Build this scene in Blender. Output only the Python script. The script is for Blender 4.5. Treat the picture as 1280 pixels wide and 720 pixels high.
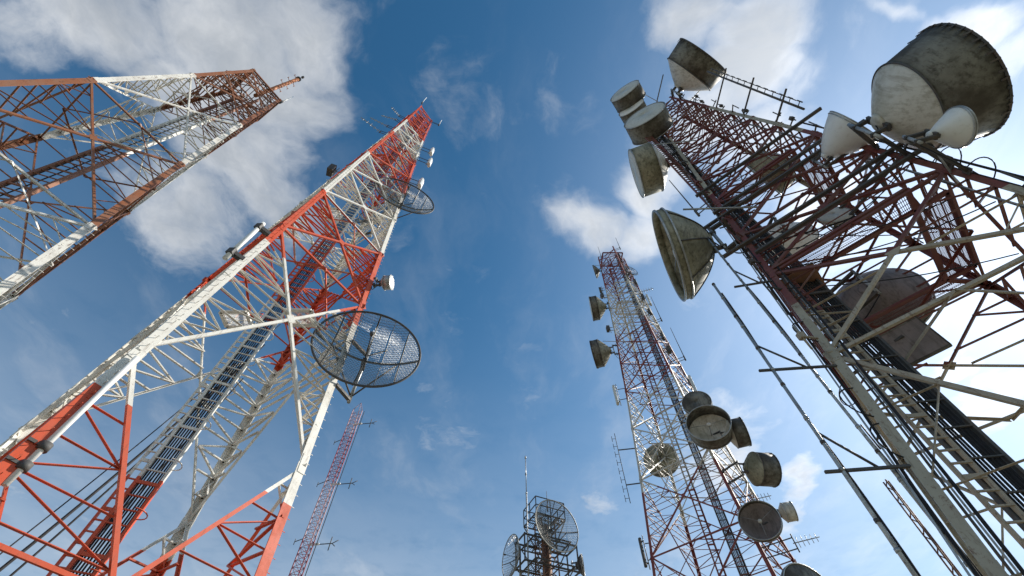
import bpy, bmesh, math, random
from mathutils import Vector, Matrix
random.seed(7)
R = math.radians
for o in list(bpy.data.objects):
    bpy.data.objects.remove(o)
scn = bpy.context.scene
col = scn.collection

# ------------------------------------------------------------------ camera
cam_d = bpy.data.cameras.new("camera")
cam_d.sensor_width = 36.0
cam_d.lens = 15.86
cam_d.clip_start = 0.1
cam_d.clip_end = 6000
cam = bpy.data.objects.new("camera", cam_d)
col.objects.link(cam)
CAM = Vector((0, 0, 1.6))
cam.matrix_world = Matrix.Translation(CAM) @ (Matrix.Rotation(R(90 + 57.08), 4, 'X') @ Matrix.Rotation(R(0.34), 4, 'Z'))
scn.camera = cam

# ------------------------------------------------------------------ sky and sun
SUN_AZ, SUN_EL = 65.0, 37.0        # azimuth clockwise from +Y, elevation
sun_dir = Vector((math.sin(R(SUN_AZ)) * math.cos(R(SUN_EL)), math.cos(R(SUN_AZ)) * math.cos(R(SUN_EL)), math.sin(R(SUN_EL))))
world = bpy.data.worlds.new("World")
scn.world = world
world.use_nodes = True
wn, wl = world.node_tree.nodes, world.node_tree.links
wn.clear()


def wmath(op, a, b=None, c=None, clamp=False):
    n = wn.new('ShaderNodeMath'); n.operation = op; n.use_clamp = clamp
    for i, v in enumerate((a, b, c)):
        if v is None: continue
        if isinstance(v, (int, float)): n.inputs[i].default_value = v
        else: wl.new(v, n.inputs[i])
    return n.outputs[0]


def wvec(op, a, b=None):
    n = wn.new('ShaderNodeVectorMath'); n.operation = op
    for i, v in enumerate((a, b)):
        if v is None: continue
        if isinstance(v, (tuple, Vector)): n.inputs[i].default_value = v
        else: wl.new(v, n.inputs[i])
    return n


def wsmooth(v, lo, hi, o0=0.0, o1=1.0):
    n = wn.new('ShaderNodeMapRange'); n.interpolation_type = 'SMOOTHSTEP'
    wl.new(v, n.inputs[0])
    for i, x in enumerate((lo, hi, o0, o1)): n.inputs[i + 1].default_value = x
    return n.outputs[0]


sky = wn.new('ShaderNodeTexSky')
sky.sky_type = 'NISHITA'
sky.sun_disc = False
sky.sun_elevation = R(SUN_EL)
sky.sun_rotation = R(SUN_AZ)
sky.altitude = 300
sky.air_density = 1.0
sky.dust_density = 0.05
sky.ozone_density = 1.6
bg_sky = wn.new('ShaderNodeBackground'); bg_sky.inputs[1].default_value = 0.105
hs = wn.new('ShaderNodeHueSaturation'); hs.inputs['Saturation'].default_value = 1.28; hs.inputs['Hue'].default_value = 0.489
wl.new(sky.outputs[0], hs.inputs['Color']); wl.new(hs.outputs[0], bg_sky.inputs[0])

tc = wn.new('ShaderNodeTexCoord')
sep = wn.new('ShaderNodeSeparateXYZ'); wl.new(tc.outputs['Generated'], sep.inputs[0])
zz = wmath('MAXIMUM', sep.outputs[2], 0.06)
comb = wn.new('ShaderNodeCombineXYZ')
wl.new(wmath('DIVIDE', sep.outputs[0], zz), comb.inputs[0])
wl.new(wmath('DIVIDE', sep.outputs[1], zz), comb.inputs[1])
plane = comb.outputs[0]             # where the view meets a flat cloud deck


def wnoise(vec, scale, detail, rough, offs):
    m = wvec('ADD', vec, offs)
    n = wn.new('ShaderNodeTexNoise'); wl.new(m.outputs[0], n.inputs['Vector'])
    n.inputs['Scale'].default_value = scale; n.inputs['Detail'].default_value = detail
    n.inputs['Roughness'].default_value = rough
    return n


warp_n = wnoise(plane, 3.0, 4, 0.55, (3.1, 7.7, 0.3))
wa = wvec('SUBTRACT', warp_n.outputs['Color'], (0.5, 0.5, 0.5))
wb = wvec('SCALE', wa.outputs[0]); wb.inputs['Scale'].default_value = 0.22
warped = wvec('ADD', plane, wb.outputs[0]).outputs[0]
# cloud banks: centre on the deck, radii, strength
CLOUDS = [
    # x, y, rx, ry, amount
    (-0.929, 0.030, 0.198, 0.095, 0.80),
    (-0.786, 0.049, 0.231, 0.135, 1.00),
    (-0.917, 0.091, 0.174, 0.075, 0.55),
    (-0.545, 0.061, 0.201, 0.173, 1.10),
    (-0.413, 0.061, 0.132, 0.152, 1.00),
    (-0.508, 0.177, 0.174, 0.178, 1.10),
    (-0.604, 0.293, 0.230, 0.206, 1.00),
    (-0.553, 0.395, 0.150, 0.178, 0.80),
    (-0.761, 0.427, 0.247, 0.190, 0.80),
    (-0.819, 0.260, 0.122, 0.119, 0.35),
    (-0.710, 0.163, 0.148, 0.105, 0.80),
    (0.361, 0.030, 0.114, 0.077, 0.80),
    (0.475, 0.056, 0.115, 0.096, 1.00),
    (0.458, 0.134, 0.129, 0.097, 1.00),
    (0.402, 0.203, 0.101, 0.104, 0.80),
    (0.557, 0.269, 0.139, 0.115, 0.75),
    (0.571, 0.156, 0.057, 0.075, 0.55),
    (0.292, 0.357, 0.081, 0.092, 0.90),
    (0.342, 0.288, 0.097, 0.090, 0.90),
    (0.184, 0.473, 0.136, 0.094, 1.00),
    (0.115, 0.462, 0.077, 0.075, 0.75),
    (0.283, 0.487, 0.108, 0.101, 1.00),
    (0.250, 0.538, 0.080, 0.056, 0.60),
    (0.666, 0.378, 0.166, 0.131, 0.70),
    (0.715, 0.009, 0.090, 0.023, 0.50),
    (0.894, 0.034, 0.114, 0.070, 0.95),
    (0.984, 0.095, 0.094, 0.077, 0.80),
    (0.815, 0.028, 0.060, 0.037, 0.60),
    (1.059, 1.495, 0.111, 0.231, 0.85),
    (1.085, 1.702, 0.109, 0.217, 0.65),
    (1.091, 1.423, 0.071, 0.155, 0.60),
    (0.338, 1.603, 0.121, 0.119, 0.50),
    (0.301, 1.683, 0.093, 0.143, 0.45),
    (0.725, 1.337, 0.208, 0.380, 0.75),
    (1.526, 1.090, 0.227, 0.226, 0.85),
    (1.302, 0.954, 0.168, 0.156, 0.50),
    (-1.811, 1.705, 0.252, 0.271, 0.40),
    (-0.199, 1.069, 0.277, 0.152, 0.22),
    (-0.106, 1.302, 0.247, 0.181, 0.20),
    (-1.974, 1.881, 0.199, 0.305, 0.35),
    (0.835, 0.569, 0.183, 0.162, 0.40),
]
mask = None
for (cx, cy, rx, ry, amt) in CLOUDS:
    d = wvec('SUBTRACT', warped, (cx, cy, 0))
    s = wvec('DIVIDE', d.outputs[0], (rx, ry, 1.0))
    ln = wvec('LENGTH', s.outputs[0]).outputs['Value']
    m = wsmooth(ln, 1.25, 0.15, 0.0, amt)
    mask = m if mask is None else wmath('MAXIMUM', mask, m)
nz1 = wnoise(warped, 5.5, 12, 0.62, (1.3, 2.1, 0.0)).outputs['Fac']
nz2 = wnoise(plane, 1.6, 5, 0.5, (9.2, 4.4, 0.0)).outputs['Fac']
dens = wmath('ADD', mask, wmath('MULTIPLY', wmath('SUBTRACT', nz1, 0.5), 1.85))
# thin wisps, and a faint high veil that thickens with distance
wisp_v = wvec('MULTIPLY', warped, (2.2, 0.9, 1.0)).outputs[0]
wisp = wnoise(wisp_v, 2.2, 9, 0.6, (4.0, 8.0, 1.0)).outputs['Fac']
thin = wmath('MULTIPLY', wsmooth(wisp, 0.47, 0.8), 0.16)
far = wvec('LENGTH', plane).outputs['Value']
veil = wmath('MULTIPLY', wsmooth(far, 0.55, 2.8), wmath('ADD', 0.16, wmath('MULTIPLY', nz2, 0.28)))
thin = wmath('ADD', wmath('MULTIPLY', thin, wsmooth(far, 0.2, 1.2, 0.35, 1.0)), veil, clamp=True)
cov = wmath('MAXIMUM', wsmooth(dens, 0.06, 1.3), thin)
sh_n = wnoise(warped, 6.0, 8, 0.6, (5.0, 1.0, 2.0)).outputs['Fac']
shade = wmath('ADD', wmath('MULTIPLY', sh_n, 0.75), wmath('MULTIPLY', wsmooth(dens, 1.35, 0.35), 0.26))
ramp = wn.new('ShaderNodeMix'); ramp.data_type = 'RGBA'
wl.new(wsmooth(shade, 0.32, 0.68), ramp.inputs[0])
ramp.inputs[6].default_value = (0.40, 0.435, 0.48, 1); ramp.inputs[7].default_value = (0.74, 0.755, 0.77, 1)
# towards the sun the clouds and the air are brighter
dt = wvec('DOT_PRODUCT', tc.outputs['Generated'], tuple(sun_dir)).outputs['Value']
dt = wmath('MAXIMUM', dt, 0.0)
halo_wide = wmath('POWER', dt, 8.0)
halo_near = wmath('POWER', dt, 60.0)
cloud_gain = wmath('ADD', 0.92, wmath('MULTIPLY', halo_wide, 0.30))
bg_cl = wn.new('ShaderNodeBackground')
wl.new(ramp.outputs[2], bg_cl.inputs[0]); wl.new(cloud_gain, bg_cl.inputs[1])
mixs = wn.new('ShaderNodeMixShader')
wl.new(cov, mixs.inputs[0]); wl.new(bg_sky.outputs[0], mixs.inputs[1]); wl.new(bg_cl.outputs[0], mixs.inputs[2])
bg_h = wn.new('ShaderNodeBackground'); bg_h.inputs[0].default_value = (0.95, 0.97, 1.0, 1)
wl.new(wmath('ADD', wmath('MULTIPLY', halo_wide, 0.42), wmath('MULTIPLY', halo_near, 0.30)), bg_h.inputs[1])
adds = wn.new('ShaderNodeAddShader')
wl.new(mixs.outputs[0], adds.inputs[0]); wl.new(bg_h.outputs[0], adds.inputs[1])
wo = wn.new('ShaderNodeOutputWorld'); wl.new(adds.outputs[0], wo.inputs[0])

sun_d = bpy.data.lights.new("sun", 'SUN')
sun_d.energy = 5.0
sun_d.angle = R(0.53)
sun_d.color = (1.0, 0.94, 0.84)
sun = bpy.data.objects.new("sun", sun_d)
col.objects.link(sun)
sun.rotation_euler = (-sun_dir).to_track_quat('-Z', 'Y').to_euler()
sun.location = sun_dir * 200

vs = scn.view_settings
vs.view_transform = 'Standard'; vs.look = 'None'; vs.exposure = 0.3; vs.gamma = 1.0
vs.use_curve_mapping = False


# ------------------------------------------------------------------ materials
def new_mat(name):
    m = bpy.data.materials.new(name); m.use_nodes = True
    nt = m.node_tree
    return m, nt, nt.nodes['Principled BSDF']


def nnoise(nt, vec, scale, detail=5, rough=0.6):
    n = nt.nodes.new('ShaderNodeTexNoise'); nt.links.new(vec, n.inputs['Vector'])
    n.inputs['Scale'].default_value = scale; n.inputs['Detail'].default_value = detail
    n.inputs['Roughness'].default_value = rough
    return n.outputs['Fac']


def nrange(nt, v, lo, hi, a=0., b=1.):
    n = nt.nodes.new('ShaderNodeMapRange'); n.interpolation_type = 'SMOOTHSTEP'
    nt.links.new(v, n.inputs[0])
    for i, x in enumerate((lo, hi, a, b)): n.inputs[i + 1].default_value = x
    return n.outputs[0]


def nmix(nt, fac, a, b):
    n = nt.nodes.new('ShaderNodeMix'); n.data_type = 'RGBA'
    if isinstance(fac, (int, float)): n.inputs[0].default_value = fac
    else: nt.links.new(fac, n.inputs[0])
    for i, c in ((6, a), (7, b)):
        if isinstance(c, tuple): n.inputs[i].default_value = (*c[:3], 1)
        else: nt.links.new(c, n.inputs[i])
    return n.outputs[2]


def banded_paint(name, bands, first, cols, dirt, rust, rough=0.5):
    """Aviation paint: colour changes at given heights of the tower; weathered with grime and rust patches."""
    m, nt, b = new_mat(name)
    t = nt.nodes.new('ShaderNodeTexCoord'); oc = t.outputs['Object']
    s = nt.nodes.new('ShaderNodeSeparateXYZ'); nt.links.new(oc, s.inputs[0])
    top = 80.0
    dv = nt.nodes.new('ShaderNodeMath'); dv.operation = 'DIVIDE'; nt.links.new(s.outputs[2], dv.inputs[0]); dv.inputs[1].default_value = top
    cr = nt.nodes.new('ShaderNodeValToRGB'); cr.color_ramp.interpolation = 'CONSTANT'
    nt.links.new(dv.outputs[0], cr.inputs[0])
    e = cr.color_ramp.elements
    e[0].position = 0; e[0].color = (*cols[first], 1)
    e[1].position = bands[0] / top; e[1].color = (*cols[1 - first], 1)
    k = first
    for z in bands[1:]:
        x = e.new(z / top); x.color = (*cols[k], 1); k = 1 - k
    n1 = nnoise(nt, oc, 1.6, 6, 0.65); n2 = nnoise(nt, oc, 9.0, 5, 0.7)
    mp = nt.nodes.new('ShaderNodeMapping'); mp.inputs['Scale'].default_value = (7.0, 7.0, 0.7); nt.links.new(oc, mp.inputs[0])
    n3 = nnoise(nt, mp.outputs[0], 1.6, 6, 0.65)       # runs down the steel
    c = nmix(nt, nrange(nt, nnoise(nt, oc, 0.45, 3, 0.5), 0.35, 0.65, 0, 0.4 * dirt), cr.outputs[0], nmix(nt, 0.5, cr.outputs[0], (0.30, 0.22, 0.17)))
    c = nmix(nt, nrange(nt, n1, 0.42, 0.78, 0, 0.55 * dirt), c, (0.16, 0.14, 0.12))
    c = nmix(nt, nrange(nt, n3, 0.54, 0.72, 0, min(1.0, rust * 1.2)), c, (0.12, 0.055, 0.03))
    c = nmix(nt, nrange(nt, n2, 0.55, 0.70, 0, rust), c, (0.13, 0.055, 0.025))
    nt.links.new(c, b.inputs['Base Color'])
    nt.links.new(nrange(nt, n1, 0.3, 0.7, rough - .1, rough + .2), b.inputs['Roughness'])
    return m


def weathered(name, c1, c2, c3, rough=0.6, metal=0.0, s1=1.2, s2=6.0, lo=0.45, hi=0.65, stain=0.7, runs=0.0, run_col=(0.05, 0.042, 0.03)):
    m, nt, b = new_mat(name)
    t = nt.nodes.new('ShaderNodeTexCoord'); oc = t.outputs['Object']
    n1 = nnoise(nt, oc, s1, 7, 0.62); n2 = nnoise(nt, oc, s2, 6, 0.7)
    c = nmix(nt, nrange(nt, n1, lo, hi), c1, c2)
    c = nmix(nt, nrange(nt, n2, 0.5, 0.72, 0, stain), c, c3)
    if runs:
        mp = nt.nodes.new('ShaderNodeMapping'); mp.inputs['Scale'].default_value = (5.0, 5.0, 0.45); nt.links.new(oc, mp.inputs[0])
        c = nmix(nt, nrange(nt, nnoise(nt, mp.outputs[0], 1.3, 7, 0.68), 0.46, 0.66, 0, runs), c, run_col)
    nt.links.new(c, b.inputs['Base Color'])
    b.inputs['Metallic'].default_value = metal
    nt.links.new(nrange(nt, n2, 0.3, 0.7, rough - .12, rough + .12), b.inputs['Roughness'])
    bm = nt.nodes.new('ShaderNodeBump'); bm.inputs['Strength'].default_value = 0.12; bm.inputs['Distance'].default_value = 0.02
    nt.links.new(n2, bm.inputs['Height']); nt.links.new(bm.outputs[0], b.inputs['Normal'])
    return m


ORANGE = (0.62, 0.08, 0.022); WHITE = (0.78, 0.76, 0.70)
MAROON = (0.19, 0.03, 0.024); BROWN = (0.27, 0.095, 0.036)
M_T2 = banded_paint('orange_white_paint', [10.0, 19.1, 26.5, 36.0, 45.0, 51.5], 0, (ORANGE, WHITE), 0.45, 0.38)
M_T1 = banded_paint('faded_orange_white_paint', [18.4, 25.9, 33.9], 1, (BROWN, WHITE), 0.8, 0.85)
M_T3 = banded_paint('red_white_paint', [21.6, 31.2, 40.7, 50.1], 0, ((0.23, 0.032, 0.026), (0.58, 0.56, 0.5)), 0.7, 0.55)
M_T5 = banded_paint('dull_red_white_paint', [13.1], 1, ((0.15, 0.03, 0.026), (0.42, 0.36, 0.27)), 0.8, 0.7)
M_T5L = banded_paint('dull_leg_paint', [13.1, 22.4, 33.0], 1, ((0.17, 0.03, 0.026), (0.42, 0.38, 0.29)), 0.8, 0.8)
M_RUSTO = weathered('faded_orange_paint', (0.42, 0.16, 0.06), (0.30, 0.11, 0.05), (0.16, 0.07, 0.03), 0.6, 0.0, 2.0, 9.0)
M_MAST = banded_paint('pink_red_paint', [5, 10, 15, 20, 25, 30], 1, ((0.30, 0.06, 0.09), (0.46, 0.28, 0.30)), 0.3, 0.2)
M_GALV = weathered('galvanised_steel', (0.42, 0.43, 0.43), (0.30, 0.31, 0.31), (0.17, 0.14, 0.11), 0.45, 0.55, 2.0, 9.0)
M_DSTEEL = weathered('dark_weathered_steel', (0.075, 0.075, 0.075), (0.11, 0.09, 0.075), (0.10, 0.05, 0.03), 0.7, 0.1, 2.0, 9.0)
M_RUSTY = weathered('rusty_steel', (0.24, 0.12, 0.07), (0.15, 0.09, 0.07), (0.28, 0.11, 0.04), 0.7, 0.1, 2.0, 9.0)
M_SHROUD = weathered('stained_shroud', (0.22, 0.21, 0.175), (0.06, 0.05, 0.036), (0.04, 0.03, 0.02), 0.65, 0.0, 0.5, 2.6, 0.38, 0.60, runs=0.75)
M_BACK = weathered('off_white_fibreglass', (0.66, 0.63, 0.56), (0.46, 0.43, 0.34), (0.25, 0.22, 0.14), 0.5, 0.0, 0.8, 4.0, 0.45, 0.7, 0.5, runs=0.45, run_col=(0.22, 0.17, 0.10))
M_OLIVE = weathered('mouldy_fibreglass', (0.34, 0.32, 0.235), (0.17, 0.155, 0.095), (0.07, 0.065, 0.035), 0.65, 0.0, 0.7, 4.0, 0.4, 0.62, runs=0.6)
M_RADOME = weathered('pale_radome', (0.58, 0.59, 0.56), (0.44, 0.45, 0.41), (0.30, 0.30, 0.25), 0.55, 0.0, 0.9, 5.0, 0.45, 0.75, 0.45)
M_DULL = weathered('dull_brown_grey_fibreglass', (0.24, 0.20, 0.19), (0.17, 0.14, 0.13), (0.10, 0.08, 0.07), 0.6, 0.0, 0.9, 5.0, 0.42, 0.7, 0.5, runs=0.5)
M_WHITE = weathered('white_plastic', (0.78, 0.78, 0.76), (0.66, 0.65, 0.62), (0.45, 0.43, 0.38), 0.4, 0.0, 1.2, 5.0, 0.5, 0.8, 0.3)
M_WIRE = weathered('dull_wire', (0.30, 0.30, 0.28), (0.20, 0.20, 0.19), (0.13, 0.09, 0.06), 0.55, 0.4, 2.0, 9.0)
M_CABLE = weathered('black_cable', (0.012, 0.012, 0.014), (0.022, 0.02, 0.026), (0.03, 0.028, 0.028), 0.8, 0.0, 2.0, 9.0)
M_CONC = weathered('concrete', (0.36, 0.35, 0.32), (0.27, 0.26, 0.24), (0.2, 0.19, 0.17), 0.85, 0.0, 0.8, 7.0)
M_GROUND = weathered('dry_gravel_ground', (0.17, 0.155, 0.12), (0.11, 0.12, 0.065), (0.06, 0.085, 0.03), 0.9, 0.0, 0.12, 2.5)


# ------------------------------------------------------------------ mesh builder
def perp(d):
    a = Vector((0, 0, 1)) if abs(d.z) < 0.9 else Vector((1, 0, 0))
    u = d.cross(a).normalized()
    return u, d.cross(u).normalized()


class MB:
    def __init__(self): self.v = []; self.f = []; self.sm = []

    def sect(self, p, q, poly, u, v, smooth=False, q_scale=1.0):
        b = len(self.v); n = len(poly)
        for (a, c) in poly: self.v.append(p + u * a + v * c)
        for (a, c) in poly: self.v.append(q + (u * a + v * c) * q_scale)
        for i in range(n):
            j = (i + 1) % n
            self.f.append((b + i, b + j, b + n + j, b + n + i)); self.sm.append(smooth)
        self.f.append(tuple(b + i for i in reversed(range(n)))); self.sm.append(False)
        self.f.append(tuple(b + n + i for i in range(n))); self.sm.append(False)

    def bar(self, p, q, w, h, u=None):
        p, q = Vector(p), Vector(q); d = (q - p).normalized()
        if u is None: u, v = perp(d)
        else:
            u = (u - d * u.dot(d)).normalized(); v = d.cross(u)
        self.sect(p, q, [(-w / 2, -h / 2), (w / 2, -h / 2), (w / 2, h / 2), (-w / 2, h / 2)], u, v)

    def angle(self, p, q, u, v, s, t):
        d = (q - p).normalized()
        u = (u - d * u.dot(d)).normalized(); v = (v - d * v.dot(d)).normalized()
        self.sect(p, q, [(0, 0), (s, 0), (s, t), (t, t), (t, s), (0, s)], u, v)

    def box(self, c, sx, sy, sz):
        c = Vector(c)
        self.bar(c - Vector((0, 0, sz / 2)), c + Vector((0, 0, sz / 2)), sx, sy, Vector((1, 0, 0)))

    def tube(self, p, q, r, n=8, r2=None):
        p, q = Vector(p), Vector(q); d = (q - p).normalized(); u, v = perp(d)
        self.sect(p, q, [(r * math.cos(2 * math.pi * i / n), r * math.sin(2 * math.pi * i / n)) for i in range(n)], u, v, True, 1.0 if r2 is None else r2 / r)

    def path(self, pts, r, n=6):
        pts = [Vector(p) for p in pts]; b = len(self.v)
        for k, p in enumerate(pts):
            d = (pts[min(k + 1, len(pts) - 1)] - pts[max(k - 1, 0)]).normalized(); u, v = perp(d)
            for i in range(n):
                a = 2 * math.pi * i / n
                self.v.append(p + u * (r * math.cos(a)) + v * (r * math.sin(a)))
        for k in range(len(pts) - 1):
            for i in range(n):
                j = (i + 1) % n
                self.f.append((b + k * n + i, b + k * n + j, b + (k + 1) * n + j, b + (k + 1) * n + i)); self.sm.append(True)

    def lathe(self, prof, n=48, o=Vector((0, 0, 0)), closed=False):
        """profile of (x, r) turned round the local X axis"""
        b = len(self.v)
        for (x, r) in prof:
            for i in range(n):
                a = 2 * math.pi * i / n
                self.v.append(o + Vector((x, r * math.cos(a), r * math.sin(a))))
        m = len(prof)
        for k in range(m if closed else m - 1):
            k2 = (k + 1) % m
            for i in range(n):
                j = (i + 1) % n
                self.f.append((b + k * n + i, b + k * n + j, b + k2 * n + j, b + k2 * n + i)); self.sm.append(True)

    def ring(self, c, R_, r, n=48, m=6):
        self.lathe([(r * math.cos(2 * math.pi * k / m), R_ + r * math.sin(2 * math.pi * k / m)) for k in range(m)], n, Vector(c), True)

    def build(self, name, mat, parent=None):
        me = bpy.data.meshes.new(name)
        me.from_pydata([tuple(x) for x in self.v], [], self.f)
        me.polygons.foreach_set('use_smooth', self.sm)
        me.materials.append(mat); me.update()
        o = bpy.data.objects.new(name, me); col.objects.link(o)
        if parent: o.parent = parent
        return o


def tag(o, label=None, cat=None, group=None, kind=None):
    if label: o['label'] = label
    if cat: o['category'] = cat
    if group: o['group'] = group
    if kind: o['kind'] = kind
    return o


def empty(name, loc, rz=0.0):
    o = bpy.data.objects.new(name, None); col.objects.link(o)
    o.location = loc; o.rotation_euler = (0, 0, rz); o.empty_display_size = 0.3
    return o


def copy_tree(o, parent=None):
    c = o.copy(); col.objects.link(c); c.parent = parent
    for ch in list(o.children): copy_tree(ch, c)
    return c


def seen_size(p, q, s):
    """rough size of a member in the view: used only to rank the members of a tower"""
    m = (p + q) / 2 - CAM
    fwd = Vector((0, math.cos(R(57.08)), math.sin(R(57.08))))
    up = Vector((0, -fwd.z, fwd.y))
    d = m.dot(fwd)
    if d < 1: return 0
    x, y = m.x / d, m.dot(up) / d
    k = 1.0 if abs(x) < 1.2 and abs(y) < 0.7 else 0.05
    return k * (q - p).length * s / d ** 2


# ------------------------------------------------------------------ ground
g = MB()
for i in range(1):
    g.v += [Vector(p) for p in ((-1500, -1500, 0), (1500, -1500, 0), (1500, 1500, 0), (-1500, 1500, 0))]
    g.f.append((0, 1, 2, 3)); g.sm.append(False)
tag(g.build('ground', M_GROUND), kind='structure')


# ------------------------------------------------------------------ lattice towers
class Tower:
    def __init__(s, name, label, cat, base, theta, wfun, mat, leg, diag, red):
        s.base = Vector((base[0], base[1], 0)); s.w = wfun; s.mat = mat
        s.leg, s.diag, s.red = leg, diag, red
        th = R(theta)
        s.d = Vector((math.cos(th), math.sin(th), 0)); s.n = Vector((-s.d.y, s.d.x, 0))
        s.root = empty(name, s.base); tag(s.root, label, cat)
        s.items = {}

    def c(s, i, z):
        w = s.w(z) / 2
        a = ((-1, -1), (1, -1), (1, 1), (-1, 1))[i % 4]
        return s.d * (w * a[0]) + s.n * (w * a[1]) + Vector((0, 0, z))

    def world(s, i, z): return s.c(i, z) + s.base

    def add(s, name, p, q, size, mb):
        s.items.setdefault(name, []).append((seen_size(p + s.base, q + s.base, size), mb))

    def member(s, name, p, q, inward, size, off, t=0.014):
        inn = inward
        d = (q - p).normalized()
        u = d.cross(inn).normalized()
        if u.z < 0: u = -u
        mb = MB(); o = inn * off
        if name == 'brace':            # slim angle laid with its broad flange level: seen from below it shows its shaded underside
            th = max(0.010, size * 0.13)
            mb.sect(p + o, q + o, [(0, 0), (th, 0), (th, size - th), (size * .5, size - th), (size * .5, size), (0, size)], u, inn)
        else:
            mb.angle(p + o - u * size / 2, q + o - u * size / 2, u, inn, size, max(t, size * 0.12))
        s.add(name, p, q, size, mb)

    def legs(s, z0, z1, cuts, pegs=(), mat=None):
        for i in range(4):
            mb = MB(); zs = [z0] + [z for z in cuts if z0 < z < z1] + [z1]
            for a, b in zip(zs, zs[1:]):
                sz = s.leg(a)
                u = (s.c(i + 1, a) - s.c(i, a)).normalized(); v = (s.c(i + 3, a) - s.c(i, a)).normalized()
                mb.angle(s.c(i, a), s.c(i, b) + Vector((0, 0, 0)), u, v, sz, max(0.02, sz * 0.1))
                # splice plates outside the joint
                if b < z1:
                    p0 = s.c(i, b - 0.35); p1 = s.c(i, b + 0.35)
                    mb.angle(p0 - u * 0.016 - v * 0.016, p1 - u * 0.016 - v * 0.016, u, v, sz * 0.86, 0.014)
            if i in pegs:
                z = z0 + 2.2
                while z < z1 - 1:
                    u = (s.c(i, z) - s.c(i + 1, z)).normalized(); p = s.c(i, z)
                    mb.tube(p - u * s.leg(z) * 0.5, p - u * s.leg(z) * 0.5 + (s.c(i, z) - s.c(i + 3, z)).normalized() * 0.19, 0.011, 5)
                    z += 0.4
            mb.build('leg', mat or s.mat, s.root)
            ft = MB(); p = s.c(i, 0.0)
            ft.box((p.x, p.y, 0.25), 1.4, 1.4, 0.7)
            ft.build('footing', M_CONC, s.root)

    def tri(s, leg_pts, dia_pts, n, inward, name='brace', off=0.1):
        """secondary bracing between a leg and a diagonal that meet at the first point of both"""
        la, lb = leg_pts; da, db = dia_pts
        prev = None
        for k in range(1, n + 1):
            f = k / (n + 0.35)
            L = la.lerp(lb, f); D = da.lerp(db, f)
            s.member(name, L, D, inward, s.red((L.z)), off)
            if prev is not None:
                pL, pD = prev
                if k % 2: s.member(name, pL, D, inward, s.red(L.z), off + 0.02)
                else: s.member(name, pD, L, inward, s.red(L.z), off + 0.02)
            prev = (L, D)

    def xpanel(s, z0, z1, n=2, horiz=True, plan=True, faces=(0, 1, 2, 3)):
        for i in faces:
            a0, b0, a1, b1 = s.c(i, z0), s.c(i + 1, z0), s.c(i, z1), s.c(i + 1, z1)
            w0, w1 = (b0 - a0).length, (b1 - a1).length
            f = w0 / (w0 + w1)
            X = a0.lerp(b1, f)
            inn = -(Vector((0, 0, 1)).cross(b0 - a0)).normalized()
            cen = -((a0 + b0) / 2); cen.z = 0
            if inn.dot(cen) < 0: inn = -inn
            zm = (z0 + z1) / 2
            dz = s.diag(zm)
            s.member('diagonal', a0, b1, inn, dz, 0.03)
            s.member('diagonal', b0, a1, inn, dz, 0.055)
            if horiz: s.member('crossbar', a1, b1, inn, dz * 0.9, 0.085)
            if n:
                c0, c1 = a0.lerp(a1, f), b0.lerp(b1, f)
                s.tri((a0, c0), (a0, X), n, inn); s.tri((a1, c0), (a1, X), n, inn)
                s.tri((b0, c1), (b0, X), n, inn); s.tri((b1, c1), (b1, X), n, inn)
                s.gusset(X, inn, dz)
                for p in (a1, b1): s.gusset(p + (X - p).normalized() * dz * 1.2, inn, dz)
        if plan:
            ms = [(s.c(i, z1) + s.c(i + 1, z1)) / 2 for i in range(4)]
            for i in range(4):
                s.member('plan_brace', ms[i], ms[(i + 1) % 4], Vector((0, 0, -1)), s.red(z1), 0.02)

    def gusset(s, p, inn, dz):
        mb = MB(); h = Vector((0, 0, 1)); u = h.cross(inn).normalized()
        mb.bar(p + inn * 0.018, p + inn * 0.028, dz * 3.1, dz * 3.1, (u + h).normalized() if random.random() < .3 else u)
        s.add('gusset_plate', p, p + h * dz * 2, dz, mb)

    def vpanel(s, z0, z1, n=4):
        """bottom panel: two diagonals from the legs down to the middle of the face"""
        for i in range(4):
            a0, b0, a1, b1 = s.c(i, z0), s.c(i + 1, z0), s.c(i, z1), s.c(i + 1, z1)
            m = (a0 + b0) / 2
            inn = -(a0 + b0) / 2; inn.z = 0; inn.normalize()
            dz = s.diag(z0)
            s.member('diagonal', m, a1, inn, dz, 0.03); s.member('diagonal', m, b1, inn, dz, 0.03)
            s.tri((a1, a0), (a1, m), n, inn); s.tri((b1, b0), (b1, m), n, inn)
            s.member('crossbar', a0, b0, inn, dz * .8, 0.085)

    def kpanel(s, z0, z1):
        for i in range(4):
            a0, b0 = s.c(i, z0), s.c(i + 1, z0); m = (s.c(i, z1) + s.c(i + 1, z1)) / 2
            inn = -(a0 + b0) / 2; inn.z = 0; inn.normalize()
            for p in (a0, b0): s.member('diagonal', p, m, inn, s.diag(z0), 0.03)

    def finish(s):
        for name, lst in s.items.items():
            lst.sort(key=lambda t: -t[0])
            for _, mb in lst[:100]: mb.build(name, s.mat, s.root)
            rest = lst[100:]
            if rest:
                al = MB()
                for _, mb in rest:
                    b = len(al.v); al.v += mb.v; al.f += [tuple(x + b for x in f) for f in mb.f]; al.sm += mb.sm
                tag(al.build(name, s.mat, s.root), kind='stuff')


def lerp_table(tab):
    def f(z):
        for (z0, w0), (z1, w1) in zip(tab, tab[1:]):
            if z <= z1: return w0 + (w1 - w0) * (z - z0) / (z1 - z0)
        return tab[-1][1]
    return f


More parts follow.
